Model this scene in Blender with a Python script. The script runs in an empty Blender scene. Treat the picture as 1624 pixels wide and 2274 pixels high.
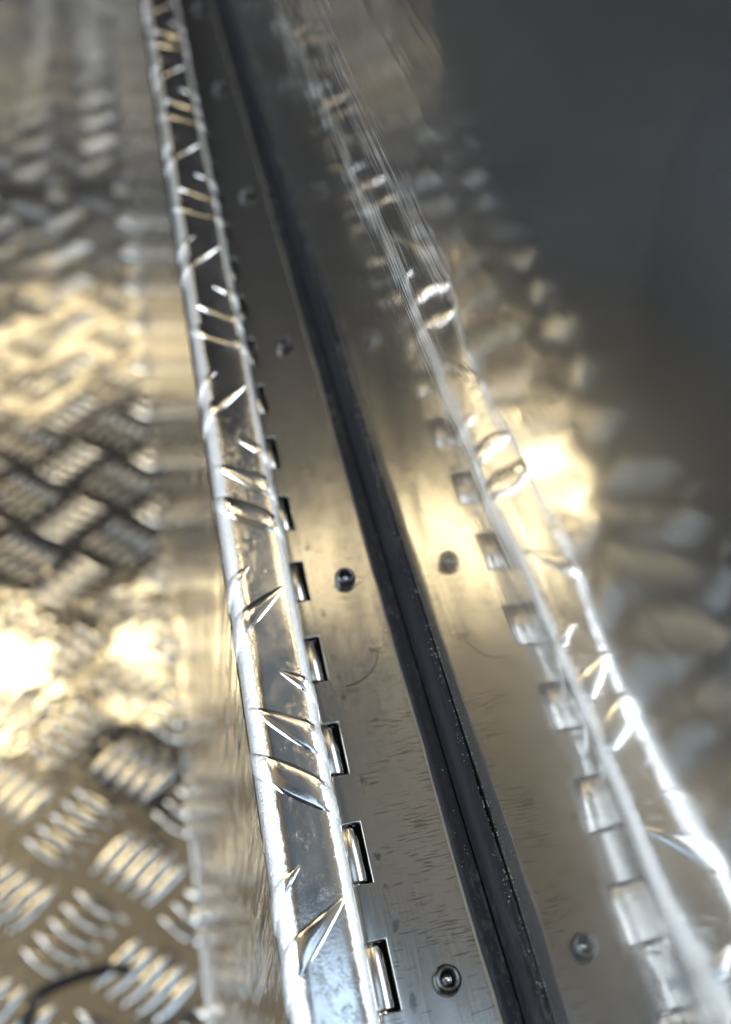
import bpy, bmesh, math, random
from mathutils import Matrix, Vector, noise
random.seed(7)
MM = 0.001
scene = bpy.context.scene
COL = scene.collection

# ------------------------------------------------------------------ camera
cam_d = bpy.data.cameras.new("camera")
cam = bpy.data.objects.new("camera", cam_d); COL.objects.link(cam)
cam_d.sensor_fit = 'HORIZONTAL'; cam_d.sensor_width = 36.0
cam_d.lens = 36.0 * 1900.0 / 1624.0
cam_d.clip_start = 0.005; cam_d.clip_end = 60.0
right = Vector((0.97404, -0.22030, 0.05216)); back = Vector((-0.18113, -0.62011, 0.76332))
right.normalize(); back = (back - right * back.dot(right)).normalized(); up = back.cross(right)
m = Matrix((right, up, back)).transposed().to_4x4()
m.translation = Vector((0, 0, 196.5 * MM))
cam.matrix_world = m
cam_d.dof.use_dof = True
cam_d.dof.focus_distance = 0.192
cam_d.dof.aperture_fstop = 10.0
scene.camera = cam

# ------------------------------------------------------------------ world, lamps and added fills (an indoor hall, no sky)
world = bpy.data.worlds.new("World"); scene.world = world; world.use_nodes = True
bg = world.node_tree.nodes["Background"]
bg.inputs[0].default_value = (0.62, 0.62, 0.66, 1); bg.inputs[1].default_value = 0.05

def lamp(name, loc, size, power, color, target=(0, 0.3, -0.2)):
    d = bpy.data.lights.new(name, 'AREA'); d.shape = 'RECTANGLE'
    d.size, d.size_y = size; d.energy = power; d.color = color
    o = bpy.data.objects.new(name, d); COL.objects.link(o)
    o.location = loc
    o.rotation_euler = (Vector(target) - Vector(loc)).to_track_quat('-Z', 'Y').to_euler()
    return o
WARM = (1.0, 0.80, 0.47); COOL = (0.80, 0.90, 1.0)
lamp("ceiling_lamp_and_fill", (-2.1, 4.25, 5.7), (1.25, 0.65), 22, WARM)
lamp("ceiling_lamp_and_fill", (-0.68, 4.25, 5.7), (0.6, 0.65), 6.5, WARM)
lamp("ceiling_lamp_and_fill", (-3.8, 5.75, 5.7), (1.8, 0.6), 32, WARM)
lamp("ceiling_lamp_and_fill", (-3.2, -13.5, 5.7), (4.0, 1.0), 7, WARM)
lamp("ceiling_lamp_and_fill", (-2.0, -6.2, 5.7), (3.0, 0.6), 28, WARM)
lamp("ceiling_lamp_and_fill", (-1.9, 2.0, 5.7), (2.6, 2.4), 4, WARM)  # added dim fill that warms the plate flats, no real fixture
lamp("ceiling_lamp_and_fill", (-5.4, 3.0, 5.7), (6.5, 7.0), 18, WARM)  # broad warm ambient fill, added to tint the plate and its bars
lamp("ceiling_lamp_and_fill", (1.05, 4.9, 5.7), (0.35, 0.25), 0.15, WARM)
lamp("daylight_opening", (-4.0, 0.2, 2.7), (4.8, 3.0), 450, COOL)
lamp("roof_light_and_fill", (0.35, 3.3, 5.7), (0.9, 3.4), 1.3, (0.62, 0.80, 1.0))  # dim cool fill strip added to brighten the lip's flat face
lamp("roof_light_and_fill", (0.4, -0.5, 5.7), (3.0, 3.4), 56, (0.60, 0.79, 1.0))

scene.view_settings.view_transform = 'Standard'; scene.view_settings.look = 'None'
scene.view_settings.exposure = 0.0; scene.view_settings.gamma = 1.0
scene.render.engine = 'CYCLES'
scene.cycles.use_denoising = True
scene.cycles.max_bounces = 10; scene.cycles.glossy_bounces = 8
scene.cycles.sample_clamp_indirect = 6.0
scene.cycles.blur_glossy = 0.3

# ------------------------------------------------------------------ helpers
def material(name):
    mt = bpy.data.materials.new(name); mt.use_nodes = True
    nt = mt.node_tree; b = nt.nodes["Principled BSDF"]
    return mt, nt, b
def N(nt, kind, **kw):
    n = nt.nodes.new(kind)
    for k, v in kw.items(): setattr(n, k, v)
    return n
def coords(nt, scale=(1, 1, 1), rot=(0, 0, 0)):
    tc = N(nt, 'ShaderNodeTexCoord'); mp = N(nt, 'ShaderNodeMapping')
    mp.inputs['Scale'].default_value = scale; mp.inputs['Rotation'].default_value = rot
    nt.links.new(tc.outputs['Object'], mp.inputs['Vector'])
    return mp.outputs['Vector']
def tex(nt, scale_xyz, detail=3.0, rough=0.55, dist=0.0):
    n = N(nt, 'ShaderNodeTexNoise'); n.inputs['Scale'].default_value = 1.0
    n.inputs['Detail'].default_value = detail; n.inputs['Roughness'].default_value = rough
    n.inputs['Distortion'].default_value = dist
    nt.links.new(coords(nt, scale_xyz), n.inputs['Vector'])
    return n.outputs['Fac']
def ramp(nt, fac, stops):
    r = N(nt, 'ShaderNodeValToRGB'); nt.links.new(fac, r.inputs['Fac'])
    els = r.color_ramp.elements
    while len(els) < len(stops): els.new(0.5)
    for e, (p, c) in zip(els, stops):
        e.position = p; e.color = (c, c, c, 1) if not isinstance(c, tuple) else (*c, 1)
    return r.outputs['Color']
def mth(nt, op, a, b=None, c=None, clamp=False):
    n = N(nt, 'ShaderNodeMath', operation=op); n.use_clamp = clamp
    for i, v in enumerate((a, b, c)):
        if v is None: continue
        if isinstance(v, (int, float)): n.inputs[i].default_value = v
        else: nt.links.new(v, n.inputs[i])
    return n.outputs[0]
def mixc(nt, fac, a, b, mode='MIX'):
    n = N(nt, 'ShaderNodeMix', data_type='RGBA', blend_type=mode)
    for sock, v in ((n.inputs[0], fac), (n.inputs[6], a), (n.inputs[7], b)):
        if isinstance(v, (int, float)): sock.default_value = v
        elif isinstance(v, tuple): sock.default_value = (*v, 1)
        else: nt.links.new(v, sock)
    return n.outputs[2]
def bump(nt, bs, pairs):
    prev = None
    for h, strength, dist in pairs:
        n = N(nt, 'ShaderNodeBump'); n.inputs['Strength'].default_value = strength
        n.inputs['Distance'].default_value = dist
        nt.links.new(h, n.inputs['Height'])
        if prev: nt.links.new(prev, n.inputs['Normal'])
        prev = n.outputs['Normal']
    nt.links.new(prev, bs.inputs['Normal'])

def build(name, verts, faces, mats, parent=None, smooth=True, fmat=None, mesh_only=False):
    me = bpy.data.meshes.new(name)
    me.from_pydata([tuple(c * MM for c in v) for v in verts], [], faces)
    for mt in (mats if isinstance(mats, (list, tuple)) else [mats]): me.materials.append(mt)
    if smooth: me.polygons.foreach_set('use_smooth', [True] * len(me.polygons))
    if fmat: me.polygons.foreach_set('material_index', fmat)
    me.update()
    if mesh_only: return me
    return place(name, me, parent)
def place(name, me, parent=None, loc=None):
    o = bpy.data.objects.new(name, me); COL.objects.link(o)
    if parent is not None:
        o.parent = parent
        o.location = (Vector(loc) * MM if loc else Vector((0, 0, 0))) - (parent.location if parent.parent is None else Vector((0, 0, 0)))
    elif loc: o.location = Vector(loc) * MM
    return o
def thing(name, label, cat, loc, group=None):
    o = bpy.data.objects.new(name, None); COL.objects.link(o); o.empty_display_size = 0.01
    o.location = Vector(loc) * MM; o['label'] = label; o['category'] = cat
    if group: o['group'] = group
    return o
def sweep(profile, ys, warp=None, close=False):
    """profile: list of (x, z); swept along y"""
    V = []; F = []; n = len(profile)
    for y in ys:
        for k, (x, z) in enumerate(profile):
            p = (x, y, z)
            V.append(warp(p, k) if warp else p)
    for j in range(len(ys) - 1):
        for k in range(n if close else n - 1):
            a = j * n + k; b = j * n + (k + 1) % n
            F.append((a, b, b + n, a + n))
    return V, F
def lin(a, b, n): return [a + (b - a) * i / (n - 1) for i in range(n)]

# ------------------------------------------------------------------ materials
def mat_lip_alu():
    """polished on the flat face, stretched and grained where the sheet is bent"""
    mt, nt, b = material("folded_tread_aluminium")
    b.inputs['Metallic'].default_value = 1.0
    tc = N(nt, 'ShaderNodeTexCoord'); sx = N(nt, 'ShaderNodeSeparateXYZ'); nt.links.new(tc.outputs['Object'], sx.inputs[0])
    edge = mth(nt, 'ADD', sx.outputs['Z'], mth(nt, 'MULTIPLY', mth(nt, 'SUBTRACT', tex(nt, (600, 300, 600), 4, 0.7), 0.5), 0.0004))
    mr = N(nt, 'ShaderNodeMapRange'); mr.interpolation_type = 'SMOOTHSTEP'; nt.links.new(edge, mr.inputs[0])
    mr.inputs[1].default_value = 0.01200; mr.inputs[2].default_value = 0.01165
    mr.inputs[3].default_value = 0.0; mr.inputs[4].default_value = 1.0
    lo = N(nt, 'ShaderNodeMapRange'); nt.links.new(sx.outputs['X'], lo.inputs[0])
    lo.inputs[1].default_value = 0.006; lo.inputs[2].default_value = 0.016; lo.inputs[3].default_value = 0.0064; lo.inputs[4].default_value = 0.0086
    up_ = mth(nt, 'MULTIPLY', mth(nt, 'SUBTRACT', edge, lo.outputs[0]), 2200.0, clamp=True)
    bend = mth(nt, 'MULTIPLY', mr.outputs[0], up_)
    g = tex(nt, (2600, 1700, 2600), 3, 0.7)
    sm = tex(nt, (90, 45, 90), 5, 0.6, 1.2)
    wipe = tex(nt, (500, 120, 500), 4, 0.65, 0.8)
    nt.links.new(mixc(nt, bend, (0.80, 0.80, 0.80), ramp(nt, g, [(0.3, 0.62), (0.7, 0.92)])), b.inputs['Base Color'])
    rf = mth(nt, 'ADD', ramp(nt, sm, [(0.35, 0.05), (0.72, 0.19)]), mth(nt, 'MULTIPLY', wipe, 0.03))
    rb = ramp(nt, g, [(0.3, 0.26), (0.75, 0.45)])
    nt.links.new(mixc(nt, bend, rf, rb), b.inputs['Roughness'])
    gh = mth(nt, 'MULTIPLY', g, mth(nt, 'MULTIPLY_ADD', bend, 0.95, 0.05))
    bump(nt, b, [(tex(nt, (70, 30, 70), 2), 0.25, 0.0006), (gh, 0.9, 0.0003)])
    return mt
def mat_panel():
    mt, nt, b = material("tread_plate_aluminium")
    b.inputs['Metallic'].default_value = 1.0
    b.inputs['Base Color'].default_value = (0.78, 0.77, 0.74, 1)
    nt.links.new(ramp(nt, tex(nt, (12, 12, 12), 4), [(0.3, 0.05), (0.7, 0.13)]), b.inputs['Roughness'])
    bump(nt, b, [(tex(nt, (18, 18, 18), 3), 0.35, 0.004), (tex(nt, (120, 120, 120), 2), 0.25, 0.0008)])
    return mt
def mat_wall():
    mt, nt, b = material("drawn_aluminium_side")
    b.inputs['Metallic'].default_value = 1.0
    b.inputs['Base Color'].default_value = (0.60, 0.58, 0.55, 1)
    b.inputs['Roughness'].default_value = 0.08
    bump(nt, b, [(tex(nt, (3, 160, 3), 3), 0.5, 0.0015), (tex(nt, (6, 40, 12), 3), 0.6, 0.003)])
    return mt
def mat_steel():
    mt, nt, b = material("hinge_stainless_steel")
    b.inputs['Metallic'].default_value = 1.0
    tc = N(nt, 'ShaderNodeTexCoord'); sx = N(nt, 'ShaderNodeSeparateXYZ')
    nt.links.new(tc.outputs['Object'], sx.inputs[0])
    X = sx.outputs['X']
    # short dark transfer marks running across the leaf, thicker towards the seal
    dash = tex(nt, (220, 2300, 50), 2, 0.5)
    patch = tex(nt, (70, 110, 70), 2, 0.5)
    toward = N(nt, 'ShaderNodeMapRange'); nt.links.new(X, toward.inputs[0])
    toward.inputs[1].default_value = 0.026; toward.inputs[2].default_value = 0.044
    toward.inputs[3].default_value = 0.00; toward.inputs[4].default_value = 0.085
    lim = mth(nt, 'ADD', mth(nt, 'ADD', dash, toward.outputs[0]), mth(nt, 'MULTIPLY', patch, 0.42))
    marks = ramp(nt, lim, [(0.86, 0.0), (0.90, 1.0)])
    # greasy smudges beside the knuckles
    smn = tex(nt, (260, 210, 100), 3, 0.6)
    band = N(nt, 'ShaderNodeMapRange'); nt.links.new(mth(nt, 'ABSOLUTE', mth(nt, 'SUBTRACT', X, 0.0272)), band.inputs[0])
    band.inputs[1].default_value = 0.0; band.inputs[2].default_value = 0.0035
    band.inputs[3].default_value = 0.20; band.inputs[4].default_value = -0.15
    smudge = ramp(nt, mth(nt, 'ADD', smn, band.outputs[0]), [(0.72, 0.0), (0.82, 1.0)])
    tone = tex(nt, (55, 16, 55), 3, 0.5)
    base = mixc(nt, tone, (0.43, 0.425, 0.415), (0.52, 0.515, 0.50))
    base = mixc(nt, mth(nt, 'MULTIPLY', smudge, 0.75), base, (0.16, 0.155, 0.15))
    base = mixc(nt, mth(nt, 'MULTIPLY', marks, 0.48), base, (0.09, 0.085, 0.08))
    nt.links.new(base, b.inputs['Base Color'])
    grain = tex(nt, (5000, 90, 5000), 2, 0.5)
    rg = ramp(nt, grain, [(0.3, 0.13), (0.7, 0.19)])
    nt.links.new(mth(nt, 'ADD', rg, mth(nt, 'MULTIPLY', smudge, 0.02)), b.inputs['Roughness'])
    bump(nt, b, [(grain, 0.05, 0.00005), (tex(nt, (60, 25, 60), 2), 0.25, 0.0006)])
    return mt
def mat_knuckle():
    mt, nt, b = material("turned_knuckle_steel")
    b.inputs['Metallic'].default_value = 1.0
    nt.links.new(mixc(nt, tex(nt, (150, 500, 150), 3), (0.42, 0.40, 0.38), (0.62, 0.60, 0.57)), b.inputs['Base Color'])
    b.inputs['Roughness'].default_value = 0.22
    return mt
def mat_rivet():
    mt, nt, b = material("dull_rivet_steel")
    b.inputs['Metallic'].default_value = 1.0
    nt.links.new(mixc(nt, tex(nt, (700, 700, 700), 3), (0.08, 0.08, 0.085), (0.16, 0.16, 0.16)), b.inputs['Base Color'])
    b.inputs['Roughness'].default_value = 0.28
    bump(nt, b, [(tex(nt, (900, 900, 900), 2), 0.15, 0.0001)])
    return mt
def mat_mandrel():
    mt, nt, b = material("bright_mandrel_steel")
    b.inputs['Metallic'].default_value = 1.0; b.inputs['Base Color'].default_value = (0.6, 0.66, 0.68, 1)
    b.inputs['Roughness'].default_value = 0.12
    return mt
def mat_rubber(name, rough, fuzz):
    mt, nt, b = material(name)
    d = tex(nt, (900, 260, 900), 4, 0.7)
    d2 = tex(nt, (60, 22, 60), 3, 0.6)
    f = mth(nt, 'MULTIPLY', ramp(nt, d, [(0.5, 0.0), (0.78, 1.0)]), ramp(nt, d2, [(0.4, 0.1), (0.7, 1.0)]))
    nt.links.new(mixc(nt, mth(nt, 'MULTIPLY', f, fuzz), (0.0085, 0.0088, 0.011), (0.15, 0.145, 0.135)), b.inputs['Base Color'])
    nt.links.new(mth(nt, 'ADD', mth(nt, 'MULTIPLY', f, 0.25), rough), b.inputs['Roughness'])
    b.inputs['Specular IOR Level'].default_value = 0.08
    bump(nt, b, [(d, 0.4, 0.00015)])
    return mt
def mat_plain(name, col, rough, bumpscale=None):
    mt, nt, b = material(name)
    nt.links.new(mixc(nt, tex(nt, (300, 200, 300), 4), tuple(c * 0.7 for c in col), tuple(min(1, c * 1.25) for c in col)), b.inputs['Base Color'])
    b.inputs['Roughness'].default_value = rough
    return mt
def mat_mirror():
    mt, nt, b = material("mirror_polished_aluminium")
    b.inputs['Metallic'].default_value = 1.0
    hz = tex(nt, (60, 30, 45), 4, 0.6)
    b.inputs['Base Color'].default_value = (0.80, 0.80, 0.79, 1)
    nt.links.new(ramp(nt, hz, [(0.35, 0.04), (0.75, 0.09)]), b.inputs['Roughness'])
    tc = N(nt, 'ShaderNodeTexCoord'); sx = N(nt, 'ShaderNodeSeparateXYZ'); nt.links.new(tc.outputs['Object'], sx.inputs[0])
    far = N(nt, 'ShaderNodeMapRange'); nt.links.new(sx.outputs['Y'], far.inputs[0])
    far.inputs[1].default_value = 0.12; far.inputs[2].default_value = 0.30; far.inputs[3].default_value = 0.15; far.inputs[4].default_value = 1.0
    streak = mth(nt, 'MULTIPLY', tex(nt, (30, 14, 330), 2), far.outputs[0])
    bump(nt, b, [(streak, 0.24, 0.0006)])
    # polishing haze: a wide soft lobe next to the sharp one
    hz2 = N(nt, 'ShaderNodeBsdfPrincipled'); hz2.inputs['Metallic'].default_value = 1.0
    hz2.inputs['Base Color'].default_value = (0.80, 0.80, 0.79, 1); hz2.inputs['Roughness'].default_value = 0.30
    mx = N(nt, 'ShaderNodeMixShader'); mx.inputs[0].default_value = 0.22
    nt.links.new(b.outputs[0], mx.inputs[1]); nt.links.new(hz2.outputs[0], mx.inputs[2])
    nt.links.new(mx.outputs[0], nt.nodes['Material Output'].inputs['Surface'])
    return mt
M_LIP, M_PANEL, M_WALL = mat_lip_alu(), mat_panel(), mat_wall()
M_STEEL, M_KNUCKLE, M_RIVET, M_MANDREL = mat_steel(), mat_knuckle(), mat_rivet(), mat_mandrel()
M_RUB1 = mat_rubber("flange_rubber", 0.42, 0.6); M_RUB2 = mat_rubber("bulb_rubber", 0.6, 0.25); M_RUB3 = mat_rubber("lip_rubber", 0.75, 0.8)
M_TAPE = mat_plain("aged_adhesive_tape", (0.10, 0.085, 0.06), 0.6)
M_DUST = mat_plain("pale_dust", (0.62, 0.60, 0.55), 0.9)
M_HAIR = mat_plain("dark_hair", (0.025, 0.018, 0.013), 0.5)
M_DARK_REFLECTION = mat_plain("dark_reflection", (0.012, 0.013, 0.016), 0.5)
M_MIRROR = mat_mirror()
def mat_dull(name, col, rough):
    mt, nt, b = material(name); b.inputs['Metallic'].default_value = 0.8
    nt.links.new(mixc(nt, tex(nt, (6, 6, 6), 3), tuple(c * 0.8 for c in col), tuple(c * 1.2 for c in col)), b.inputs['Base Color'])
    b.inputs['Roughness'].default_value = rough
    bump(nt, b, [(tex(nt, (9, 9, 9), 2), 0.4, 0.006)])
    return mt
M_DARKSIDE = mat_dull("dull_grey_side", (0.28, 0.30, 0.34), 0.4)
M_END = mat_dull("smooth_end_aluminium", (0.70, 0.69, 0.67), 0.07)

# ------------------------------------------------------------------ raised bars of tread plate
def bar_grid(nt_, nc, L, W, Hh):
    """lens-shaped bar along +x from its tip at 0: list of rows of (along, across, height)"""
    rows = []
    cs = [-1.0, -0.85, -0.7, 0.0, 0.7, 0.85, 1.0] if nc == 7 else [-1, -0.7, 0, 0.7, 1]
    hs = [0.0, 0.6, 0.88, 1.0, 0.88, 0.6, 0.0] if nc == 7 else [0, 0.8, 1, 0.8, 0]
    for i in range(nt_ + 1):
        t = i / nt_; t = t * t * (3 - 2 * t) * 0.5 + t * 0.5
        w = W * max(0.02, 1 - abs(2 * t - 1) ** 1.9)
        k = min(1.0, 3.2 * (1 - abs(2 * t - 1)))
        rows.append([(t * L, c * w, h * Hh * k - 0.05) for c, h in zip(cs, hs)])
    return rows
def bar_mesh(rows, mapping, flip=False):
    V = [mapping(*p) for r in rows for p in r]; n = len(rows[0]); F = []
    for i in range(len(rows) - 1):
        for k in range(n - 1):
            a = i * n + k
            F.append((a, a + n, a + n + 1, a + 1) if not flip else (a, a + 1, a + n + 1, a + n))
    return V, F

# ------------------------------------------------------------------ folded tread-plate lip (the bright strip)
ZT = 12.0; XL, RL = 7.3, 5.1; XR, RR = 15.9, 3.3
def warp_x(x, y): return 2.2 + (x - 2.2) * (1 + 0.0003 * (y - 60)) + 0.0035 * (y - 60)
def lip_point(u):
    """unrolled coordinate -> (x, z, nx, nz)"""
    if u < XL:
        a = (XL - u) / RL
        if a <= math.pi / 2: return XL - RL * math.sin(a), ZT - RL + RL * math.cos(a), -math.sin(a), math.cos(a)
        return XL - RL, ZT - RL - (XL - u - RL * math.pi / 2), -1.0, 0.0
    if u > XR:
        a = (u - XR) / RR
        if a <= math.pi / 2: return XR + RR * math.sin(a), ZT - RR + RR * math.cos(a), math.sin(a), math.cos(a)
        return XR + RR, ZT - RR - (u - XR - RR * math.pi / 2), 1.0, 0.0
    return u, ZT, 0.0, 1.0
Y0, Y1 = -70.0, 720.0
lip = thing("folded_tread_plate_lip", "bright narrow folded aluminium tread plate lip with raised bars, left of the hinge", "metal lip", (11, 300, -18))
us = lin(XL - RL * math.pi / 2 - 22, XL - RL * math.pi / 2, 4)[:-1] + lin(XL - RL * math.pi / 2, XL, 13)[:-1] + lin(XL, XR, 9)[:-1] + lin(XR, XR + RR * math.pi / 2, 11) + lin(XR + RR * math.pi / 2, XR + RR * math.pi / 2 + 70, 5)[1:]
ys = lin(Y0, Y1, 200)
prof = [lip_point(u) for u in us]
def lip_warp(p, k):
    x, y, z = p
    w = 0.10 * noise.noise(Vector((x * 0.08, y * 0.02, 3.0)))
    return (warp_x(x, y) + w, y, z + w)
V, F = sweep([(p[0], p[1]) for p in prof], ys, lip_warp)
build("sheet", V, F, M_LIP, lip)
def lip_map(px, py, h):
    x, z, nx, nz = lip_point(px)
    return (warp_x(x + nx * h, py), py, z + nz * h)
PER = 79.3
rows = bar_grid(30, 7, 46, 3.6, 0.48)
def lip_bar(tx, ty, dx, dy):
    l = math.hypot(dx, dy); dx /= l; dy /= l; j = random.uniform(-0.35, 0.35)
    def mp(a, c, h): return lip_map(tx + dx * a - dy * c, ty + j + dy * a + dx * c, h)
    V, F = bar_mesh(rows, mp)
    build("raised_bar", V, F, M_LIP, lip)
for g in range(-3, 7):
    oy = g * PER
    for k in range(-3, 2):
        lip_bar(9.6 + 8.4 * k, 138.1 - 7.6 * k + oy, -0.79, -0.61)
    for k in range(-2, 3):
        lip_bar(10.9 - 8.9 * k, 105.0 - 7.6 * k + oy, 0.79, -0.61)

# ------------------------------------------------------------------ deep side and tread-plate panel on the left
ZP = -480.0; XB = -44.0; RB = 2.5
panel = thing("tread_plate_panel", "large blurred tread plate panel with five-bar diamond pattern, lower left", "tread plate", (-300, 900, ZP))
PX0, PX1, PY0, PY1 = -760.0, XB, -260.0, 1240.0
top = (2.05, 6.5)
# profile: wall from the lip down to the bend, round bend, flat plate
wd = Vector((XB - top[0], ZP - top[1])).normalized()
ang = math.atan2(-wd[1], -wd[0])      # slope of the wall against the plate, turned at the bend
tl = RB * math.tan((math.pi - (math.pi - ang)) / 2) if False else RB * math.tan(ang / 2)
def panel_point(u):
    """u = 0 at the corner; u > tl on the wall going up, u < -tl out along the plate"""
    arc = RB * ang
    if u < -arc / 2: return XB - tl + (u + arc / 2), ZP, 0.0, 1.0
    if u <= arc / 2:
        a = (u + arc / 2) / RB
        return XB - tl + RB * math.sin(a), ZP + RB - RB * math.cos(a), -math.sin(a), math.cos(a)
    d = u - arc / 2
    ex, ez = XB - wd[0] * (tl + d), ZP - wd[1] * (tl + d)
    return ex, ez, -math.sin(ang), math.cos(ang)
wall_len = Vector((XB - top[0], ZP - top[1])).length - tl + RB * ang / 2
us = lin(-720, -RB * ang / 2, 30)[:-1] + lin(-RB * ang / 2, RB * ang / 2, 9)
prof = [panel_point(u) for u in us]
V, F = sweep([(p[0], p[1]) for p in prof], lin(PY0, PY1, 120))
build("plate", V, F, M_PANEL, panel)
V, F = sweep([(-764.5, ZP - 1), (-764.5, 260.0)], lin(PY0, PY1, 60))
build("added_shade_wall", V, F, M_DARKSIDE, panel)  # wall added to shade the plate from the low daylight
us = lin(RB * ang / 2, wall_len, 24)
prof = [panel_point(u) for u in us]
V, F = sweep([(p[0], p[1]) for p in prof], lin(PY0, PY1, 120))
build("side_wall", V, F, M_WALL, panel)
CX, CY = 98.0, PER
barlist = []
for i in range(-8, 2):
    for j in range(-4, 16):
        for typ in (0, 1):
            cx = XB - 40 + i * CX + typ * CX / 2; cy = j * CY + typ * CY / 2
            for k in range(-2, 3):
                sgn = 1 if typ == 0 else -1
                bx = cx + k * 9.6; by = cy - sgn * k * 7.8
                dx, dy = 0.777 * sgn * 1, 0.63
                if typ == 1: dx = -0.777
                barlist.append((bx, by, dx, dy))
LB = 48.0
prow = bar_grid(14, 7, LB, 5.0, 1.05); lowrow = bar_grid(8, 5, LB, 5.0, 1.05)
flat_mesh = {}
for s in (1, -1):
    V, F = bar_mesh(prow, lambda a, c, h, s=s: ((a - LB / 2) * 0.777 * s - 0.63 * c, (a - LB / 2) * 0.63 + 0.777 * s * c, h), flip=(s < 0))
    flat_mesh[s] = build("raised_bar", V, F, M_PANEL, mesh_only=True)
camp = Vector((0, 0, 196.5))
inv = cam.matrix_world.inverted()
def in_view(p):
    q = inv @ (Vector(p) * MM)
    if q.z >= 0: return False
    x = q.x / -q.z * 1900; y = q.y / -q.z * 1900
    return -900 < x < 812 and -1250 < y < 1250
cand = []
for (bx, by, dx, dy) in barlist:
    if bx - 0.777 * LB / 2 < -430 or by < PY0 + 20 or by > PY1 - 18: continue
    if bx > XB + 26: continue
    crosses = bx + 0.777 * LB / 2 + 4 > XB - RB
    dist = (Vector((bx, by, ZP)) - camp).length
    cand.append((0 if in_view((bx, by, ZP)) else 1, dist, bx, by, dx, dy, crosses))
cand.sort()
SV, SF = [], []; ENDB = {}
for idx, (vis, dist, bx, by, dx, dy, crosses) in enumerate(cand):
    def mp(a, c, h, bx=bx, by=by, dx=dx, dy=dy):
        px = bx + dx * (a - LB / 2) - dy * c; py = by + dy * (a - LB / 2) + dx * c
        x, z, nx, nz = panel_point(px - XB)
        return (x + nx * h, py, z + nz * h)
    if idx < 290:
        if crosses:
            V, F = bar_mesh(prow, mp, flip=(dx < 0))
            build("raised_bar", V, F, M_PANEL, panel)
        else:
            x, z, _, _ = panel_point(bx - XB)
            place("raised_bar", flat_mesh[1 if dx > 0 else -1], panel, (x, by, z))
    else:
        V, F = bar_mesh(lowrow, mp, flip=(dx < 0)); o = len(SV)
        SV += V; SF += [tuple(i + o for i in f) for f in F]
# upright end of the tread plate, beyond the far edge of the panel
endp = thing("end_plate", "smooth upright metal end plate standing at the far edge of the tread plate panel", "metal panel", (-400, PY1, ZP))
V, F = [], []
gx, gz = lin(-764, -2, 60), lin(ZP + 0.5, 0, 40)
for x in gx:
    for z in gz: V.append((x, PY1 + 0.5, z))
for i in range(len(gx) - 1):
    for k in range(len(gz) - 1):
        a = i * len(gz) + k; F.append((a, a + len(gz), a + len(gz) + 1, a + 1))
build("plate", V, F, M_END, endp)
rest = build("distant_bars", SV, SF, M_PANEL, panel); rest['kind'] = 'stuff'

# ------------------------------------------------------------------ continuous hinge
hinge = thing("continuous_hinge", "long brushed steel continuous hinge with riveted flat leaf between bright lip and rubber seal", "hinge", (35, 300, -3))
PXc, PZc, PR = 21.2, -3.0, 3.0
PITCH = 25.4; SLOT_TOP = 43.3; SLOT = 13.4; SLOTX = 24.7
leaf_prof = [(51.2, 0.0), (47, 0.0), (43, 0.0), (39, 0.0), (35, 0.0), (31, 0.0), (28, 0.0), (26, 0.0), (SLOTX, 0.0), (23.0, 0.0)]
nflat = 8
for i in range(19):
    a = math.pi / 2 + i / 18 * math.radians(285)
    leaf_prof.append((PXc + PR * math.cos(a), PZc + PR * math.sin(a)))
yb = []; slots = []
k = -5
while SLOT_TOP + k * PITCH < Y1:
    t = SLOT_TOP + k * PITCH
    if t - SLOT > Y0: slots.append((t - SLOT, t))
    k += 1
yb = [Y0]
for a, b in slots: yb += [a, b]
yb.append(Y1)
V = [(x, y, z) for y in yb for (x, z) in leaf_prof]; F = []; n = len(leaf_prof)
for j in range(len(yb) - 1):
    is_slot = any(abs(yb[j] - a) < 1e-6 for a, b in slots)
    for k in range(n - 1):
        if is_slot and k >= nflat: continue
        a = j * n + k; F.append((a, a + n, a + n + 1, a + 1))
leaf = build("leaf", V, F, M_STEEL, hinge, smooth=True)
bm = bmesh.new(); bm.from_mesh(leaf.data)
loose = [v for v in bm.verts if not v.link_faces]; bmesh.ops.delete(bm, geom=loose, context='VERTS')
bmesh.ops.recalc_face_normals(bm, faces=bm.faces)
up_face = max(bm.faces, key=lambda f: f.calc_center_median().x)
if up_face.normal.z < 0: bmesh.ops.reverse_faces(bm, faces=bm.faces)
bm.to_mesh(leaf.data); bm.free()
so = leaf.modifiers.new("thickness", 'SOLIDIFY'); so.thickness = 1.1 * MM; so.offset = -1
bv = leaf.modifiers.new("edges", 'BEVEL'); bv.width = 0.36 * MM; bv.segments = 3; bv.limit_method = 'ANGLE'; bv.angle_limit = math.radians(50)
leaf.modifiers.new("normals", 'WEIGHTED_NORMAL')
# knuckles of the other leaf, showing in the slots
kp = [(0.0, 1.3), (0.0, 2.4), (0.12, 2.72), (0.4, 2.86), (11.9, 2.86), (12.18, 2.72), (12.3, 2.4), (12.3, 1.3)]
V, F = [], []; SEG = 36
for (yy, r) in kp:
    for s in range(SEG):
        a = 2 * math.pi * s / SEG; V.append((r * math.cos(a), yy, r * math.sin(a)))
for i in range(len(kp) - 1):
    for s in range(SEG):
        a = i * SEG + s; b = i * SEG + (s + 1) % SEG; F.append((a, b, b + SEG, a + SEG))
kmesh = build("knuckle", V, F, M_KNUCKLE, mesh_only=True)
for a, b in slots:
    place("knuckle", kmesh, hinge, (PXc, a + 0.55, PZc))
V, F = [], []
for yy in (Y0, Y1):
    for s in range(20):
        a = 2 * math.pi * s / 20; V.append((PXc + 1.4 * math.cos(a), yy, PZc + 1.4 * math.sin(a)))
F = [(s, (s + 1) % 20, 20 + (s + 1) % 20, 20 + s) for s in range(20)]
build("pin", V, F, M_KNUCKLE, hinge)
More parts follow.
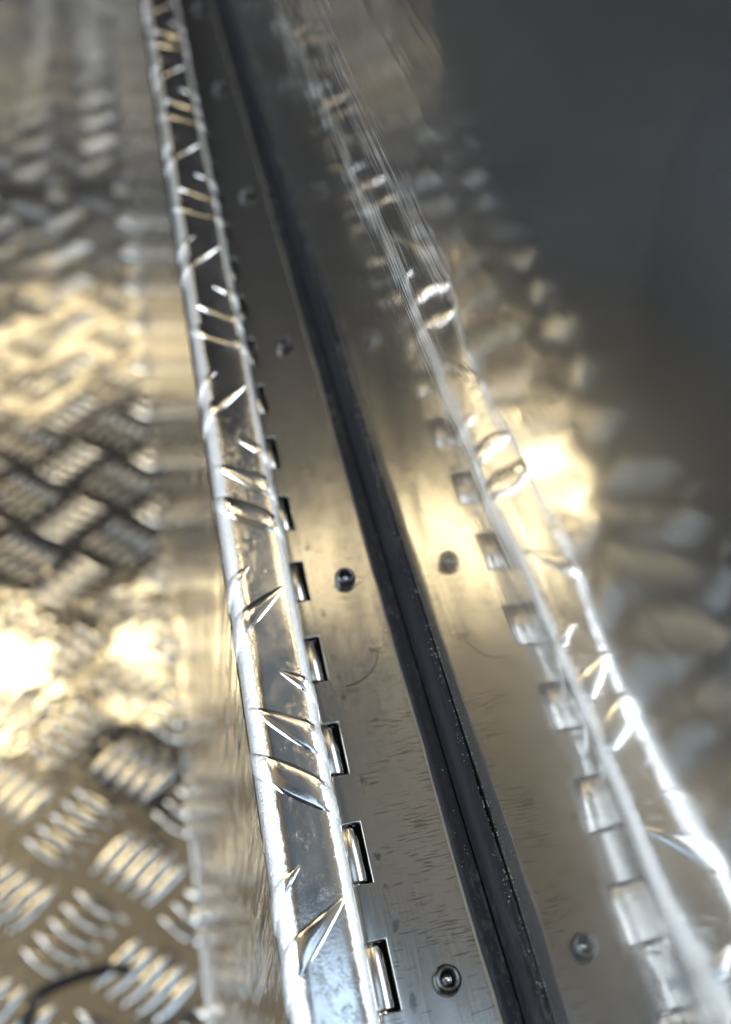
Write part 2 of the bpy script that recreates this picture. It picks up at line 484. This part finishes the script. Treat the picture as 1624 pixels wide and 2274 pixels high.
# blind rivets
rp = [(2.7, -0.1), (2.8, 0.6), (2.74, 1.3), (2.5, 1.95), (2.2, 2.3), (1.95, 2.42), (1.7, 2.36), (1.55, 2.1), (1.5, 1.5), (1.48, 0.1), (0.0, 0.1)]
V, F = [], []; SEG = 40
for (r, z) in rp:
    for s in range(SEG):
        a = 2 * math.pi * s / SEG; V.append((max(r, 0.01) * math.cos(a), max(r, 0.01) * math.sin(a), z))
for i in range(len(rp) - 1):
    for s in range(SEG):
        a = i * SEG + s; b = i * SEG + (s + 1) % SEG; F.append((a, b, b + SEG, a + SEG))
rmesh = build("rivet", V, F, M_RIVET, mesh_only=True)
mp_ = [(0.98, 0.1), (1.0, 0.5), (0.85, 0.85), (0.5, 1.05), (0.02, 1.12)]
V, F = [], []
for (r, z) in mp_:
    for s in range(24):
        a = 2 * math.pi * s / 24; V.append((r * math.cos(a), r * math.sin(a), z))
for i in range(len(mp_) - 1):
    for s in range(24):
        a = i * 24 + s; b = i * 24 + (s + 1) % 24; F.append((a, b, b + 24, a + 24))
mmesh = build("mandrel_end", V, F, M_MANDREL, mesh_only=True)
for k in range(0, 7):
    r = place("rivet", rmesh, hinge, (35.3 + random.uniform(-0.2, 0.2), 33.0 + 103.2 * k, 0.0))
    r.scale = (1.08, 1.08, 1.2)
    r.rotation_euler = (random.uniform(-.05, .05), random.uniform(-.05, .05), random.uniform(0, 6))
    mo = bpy.data.objects.new("mandrel_end", mmesh); COL.objects.link(mo); mo.parent = r

# added rim under the hinge leaf, stops light leaking up through the slots
rim = thing("light_stop_rim", "metal rim added under the hinge leaf to keep light out of the knuckle slots", "rim", (38, 300, -60))
V, F = sweep([(25.6, -80.0), (25.6, -2.6), (25.9, -1.8), (26.6, -1.35), (53.0, -1.35)], lin(Y0, Y1, 4))
build("flange", V, F, M_STEEL, rim)

# ------------------------------------------------------------------ rubber seal
XM = 50.6
seal = thing("rubber_seal", "black rubber weather seal strip pressed against the mirror-like panel", "seal", (47.5, 300, 0))
def wob(y, seed, f=0.03): return noise.noise(Vector((y * f, seed, 0.0)))
ysl = lin(Y0, Y1, 520)
fl = [(43.9, 0.25), (43.85, 0.8), (43.95, 1.35), (44.3, 1.65), (45.2, 1.85), (46.4, 2.15), (47.4, 2.5), (47.75, 2.5), (47.85, 1.4)]
def fl_warp(p, k):
    x, y, z = p; e = max(0, 1 - k / 4)
    return (x + e * (0.45 * wob(y, 1) + 0.2 * wob(y, 2, 0.15)) + 0.25 * wob(y, 5, 0.02), y, z + 0.12 * wob(y, 7, 0.05))
V, F = sweep(fl, ysl, fl_warp); build("base_flange", V, F, M_RUB1, seal)
bl = [(47.95, 0.9), (47.98, 2.2), (48.1, 2.7), (48.35, 3.2), (48.55, 4.2), (48.75, 5.6), (49.0, 7.2), (49.3, 8.7), (49.55, 9.6)]
def bl_warp(p, k):
    x, y, z = p
    return (x + 0.25 * wob(y, 5, 0.02), y, z + 0.12 * wob(y, 8, 0.03) * k / 8)
V, F = sweep(bl, ysl, bl_warp); build("bulb", V, F, M_RUB2, seal)
ll = [(49.5, 9.4), (49.4, 10.2), (49.5, 11.2), (49.75, 12.3), (50.05, 13.3), (50.3, 14.0), (50.47, 14.3), (50.53, 14.0), (50.55, 12.0)]
def ll_warp(p, k):
    x, y, z = p
    gap = 0.0
    for yc, w, d in ((61.0, 9.0, 0.35), (150, 12, .1), (235, 15, .15)): gap = max(gap, d * max(0, 1 - ((y - yc) / w) ** 2))
    return (x - gap * min(1, k / 5) + 0.1 * wob(y, 9, 0.08) * (1 - k / 8) - 0.03, y, z + 0.45 * wob(y, 11, 0.02) + 0.12 * wob(y, 12, 0.3))
V, F = sweep(ll, ysl, ll_warp); build("contact_lip", V, F, M_RUB3, seal)
tp = [(43.45, 0.03), (43.5, 0.22), (44.5, 0.27), (50.5, 0.27)]
def tp_warp(p, k):
    x, y, z = p
    return (x + (0.45 * wob(y, 1) + 0.35 * wob(y, 22, 0.11) if k < 2 else 0), y, z)
V, F = sweep(tp, ysl, tp_warp); build("adhesive_tape", V, F, M_TAPE, seal)
V, F = [], []
def flake(c, s):
    o = len(V); R = Matrix.Rotation(random.uniform(0, 6), 3, Vector((random.uniform(-1, 1), random.uniform(-1, 1), random.uniform(-1, 1))).normalized())
    for q in ((-1, -.6, 0), (1, -.5, .1), (.8, .6, 0), (-.7, .7, -.1), (0, 0, .5)):
        w = R @ Vector(q) * s; V.append((c[0] + w.x, c[1] + w.y, c[2] + w.z))
    F.extend([(o, o + 1, o + 4), (o + 1, o + 2, o + 4), (o + 2, o + 3, o + 4), (o + 3, o, o + 4), (o, o + 3, o + 2, o + 1)])
for i in range(2600):
    y = random.uniform(20, 420)
    dens = 0.5 + 0.5 * noise.noise(Vector((y * 0.12, 40, 0)))
    if abs(y - 61) < 6: dens += .5
    if random.random() > dens * dens * 1.2: continue
    if random.random() < 0.8:
        t = random.random() ** 2
        x = 50.35 - 0.8 * t; z = 14.15 - 2.3 * t + 0.45 * wob(y, 11, 0.02)
        flake((x, y, z), random.uniform(0.05, 0.17))
    else:
        x = random.uniform(44.5, 47.4); flake((x, y, 1.65 + (x - 44.3) * 0.26), random.uniform(0.04, 0.1))
dust = build("dust_specks", V, F, M_DUST, seal, smooth=False); dust['kind'] = 'stuff'

# ------------------------------------------------------------------ polished panel (mirror)
ny, nz = 420, 120
V, F = [], []
for j in range(ny):
    y = Y0 + (Y1 - Y0) * j / (ny - 1)
    for k in range(nz):
        z = -1.2 + 360 * (k / (nz - 1)) ** 1.4
        d = 0.5 * noise.noise(Vector((y * 0.016, z * 0.020, 1.7))) + 0.12 * noise.noise(Vector((y * 0.045, z * 0.05, 5.1))) + 0.028 * noise.noise(Vector((y * 0.1, z * 0.05, 9.1)))
        d *= min(1.0, 0.15 + z / 45.0)
        V.append((XM + 0.05 + d * 0.9, y, z))
for j in range(ny - 1):
    for k in range(nz - 1):
        a = j * nz + k; F.append((a, a + nz, a + nz + 1, a + 1))
mirror = build("polished_panel", V, F, M_MIRROR)
mirror.modifiers.new("thickness", 'SOLIDIFY').thickness = 2.0 * MM
mirror.modifiers["thickness"].offset = 1.0
mirror['label'] = "upright polished aluminium panel mirroring the hinge, filling the right side"; mirror['category'] = "metal panel"

# ------------------------------------------------------------------ loose hair and a modelled reflection
def tube(name, pts, r, mat, seg=8, samples=60):
    P = [Vector(p) for p in pts]; out = []
    for i in range(len(P) - 1):
        p0 = P[max(i - 1, 0)]; p1 = P[i]; p2 = P[i + 1]; p3 = P[min(i + 2, len(P) - 1)]
        for s in range(samples // (len(P) - 1)):
            t = s / (samples // (len(P) - 1))
            out.append(0.5 * ((2 * p1) + (p2 - p0) * t + (2 * p0 - 5 * p1 + 4 * p2 - p3) * t * t + (3 * p1 - p0 - 3 * p2 + p3) * t ** 3))
    out.append(P[-1]); V, F = [], []
    for i, p in enumerate(out):
        d = (out[min(i + 1, len(out) - 1)] - out[max(i - 1, 0)]).normalized()
        a = d.cross(Vector((0, 0, 1))).normalized(); b = a.cross(d)
        for s in range(seg):
            an = 2 * math.pi * s / seg; q = p + a * math.cos(an) * r + b * math.sin(an) * r; V.append(tuple(q))
    for i in range(len(out) - 1):
        for s in range(seg):
            a = i * seg + s; b = i * seg + (s + 1) % seg; F.append((a, b, b + seg, a + seg))
    return build(name, V, F, mat)
h = tube("hair", [(28.6, 103.5, 0.05), (31.5, 103.8, 0.3), (34.6, 105.2, 0.4), (37.6, 108.2, 0.3), (39.4, 112.5, 0.05)], 0.08, M_HAIR)
h['label'] = "thin dark curved hair lying on the hinge leaf"; h['category'] = "hair"
c = tube("reflected_cable", [(-96, 168, ZP + 4.2), (-114.8, 171.2, ZP + 4.2), (-142.9, 168.9, ZP + 4.2), (-158.3, 163.3, ZP + 4.2), (-166.1, 147.7, ZP + 4.2), (-169.1, 120, ZP + 4.2), (-168, 60, ZP + 4.2)], 2.9, M_DARK_REFLECTION, seg=14)  # solid tube standing in for a dark reflection in the plate
c['label'] = "dark curved reflection modelled as a tube on the tread plate, lower left corner"; c['category'] = "reflected_cable"
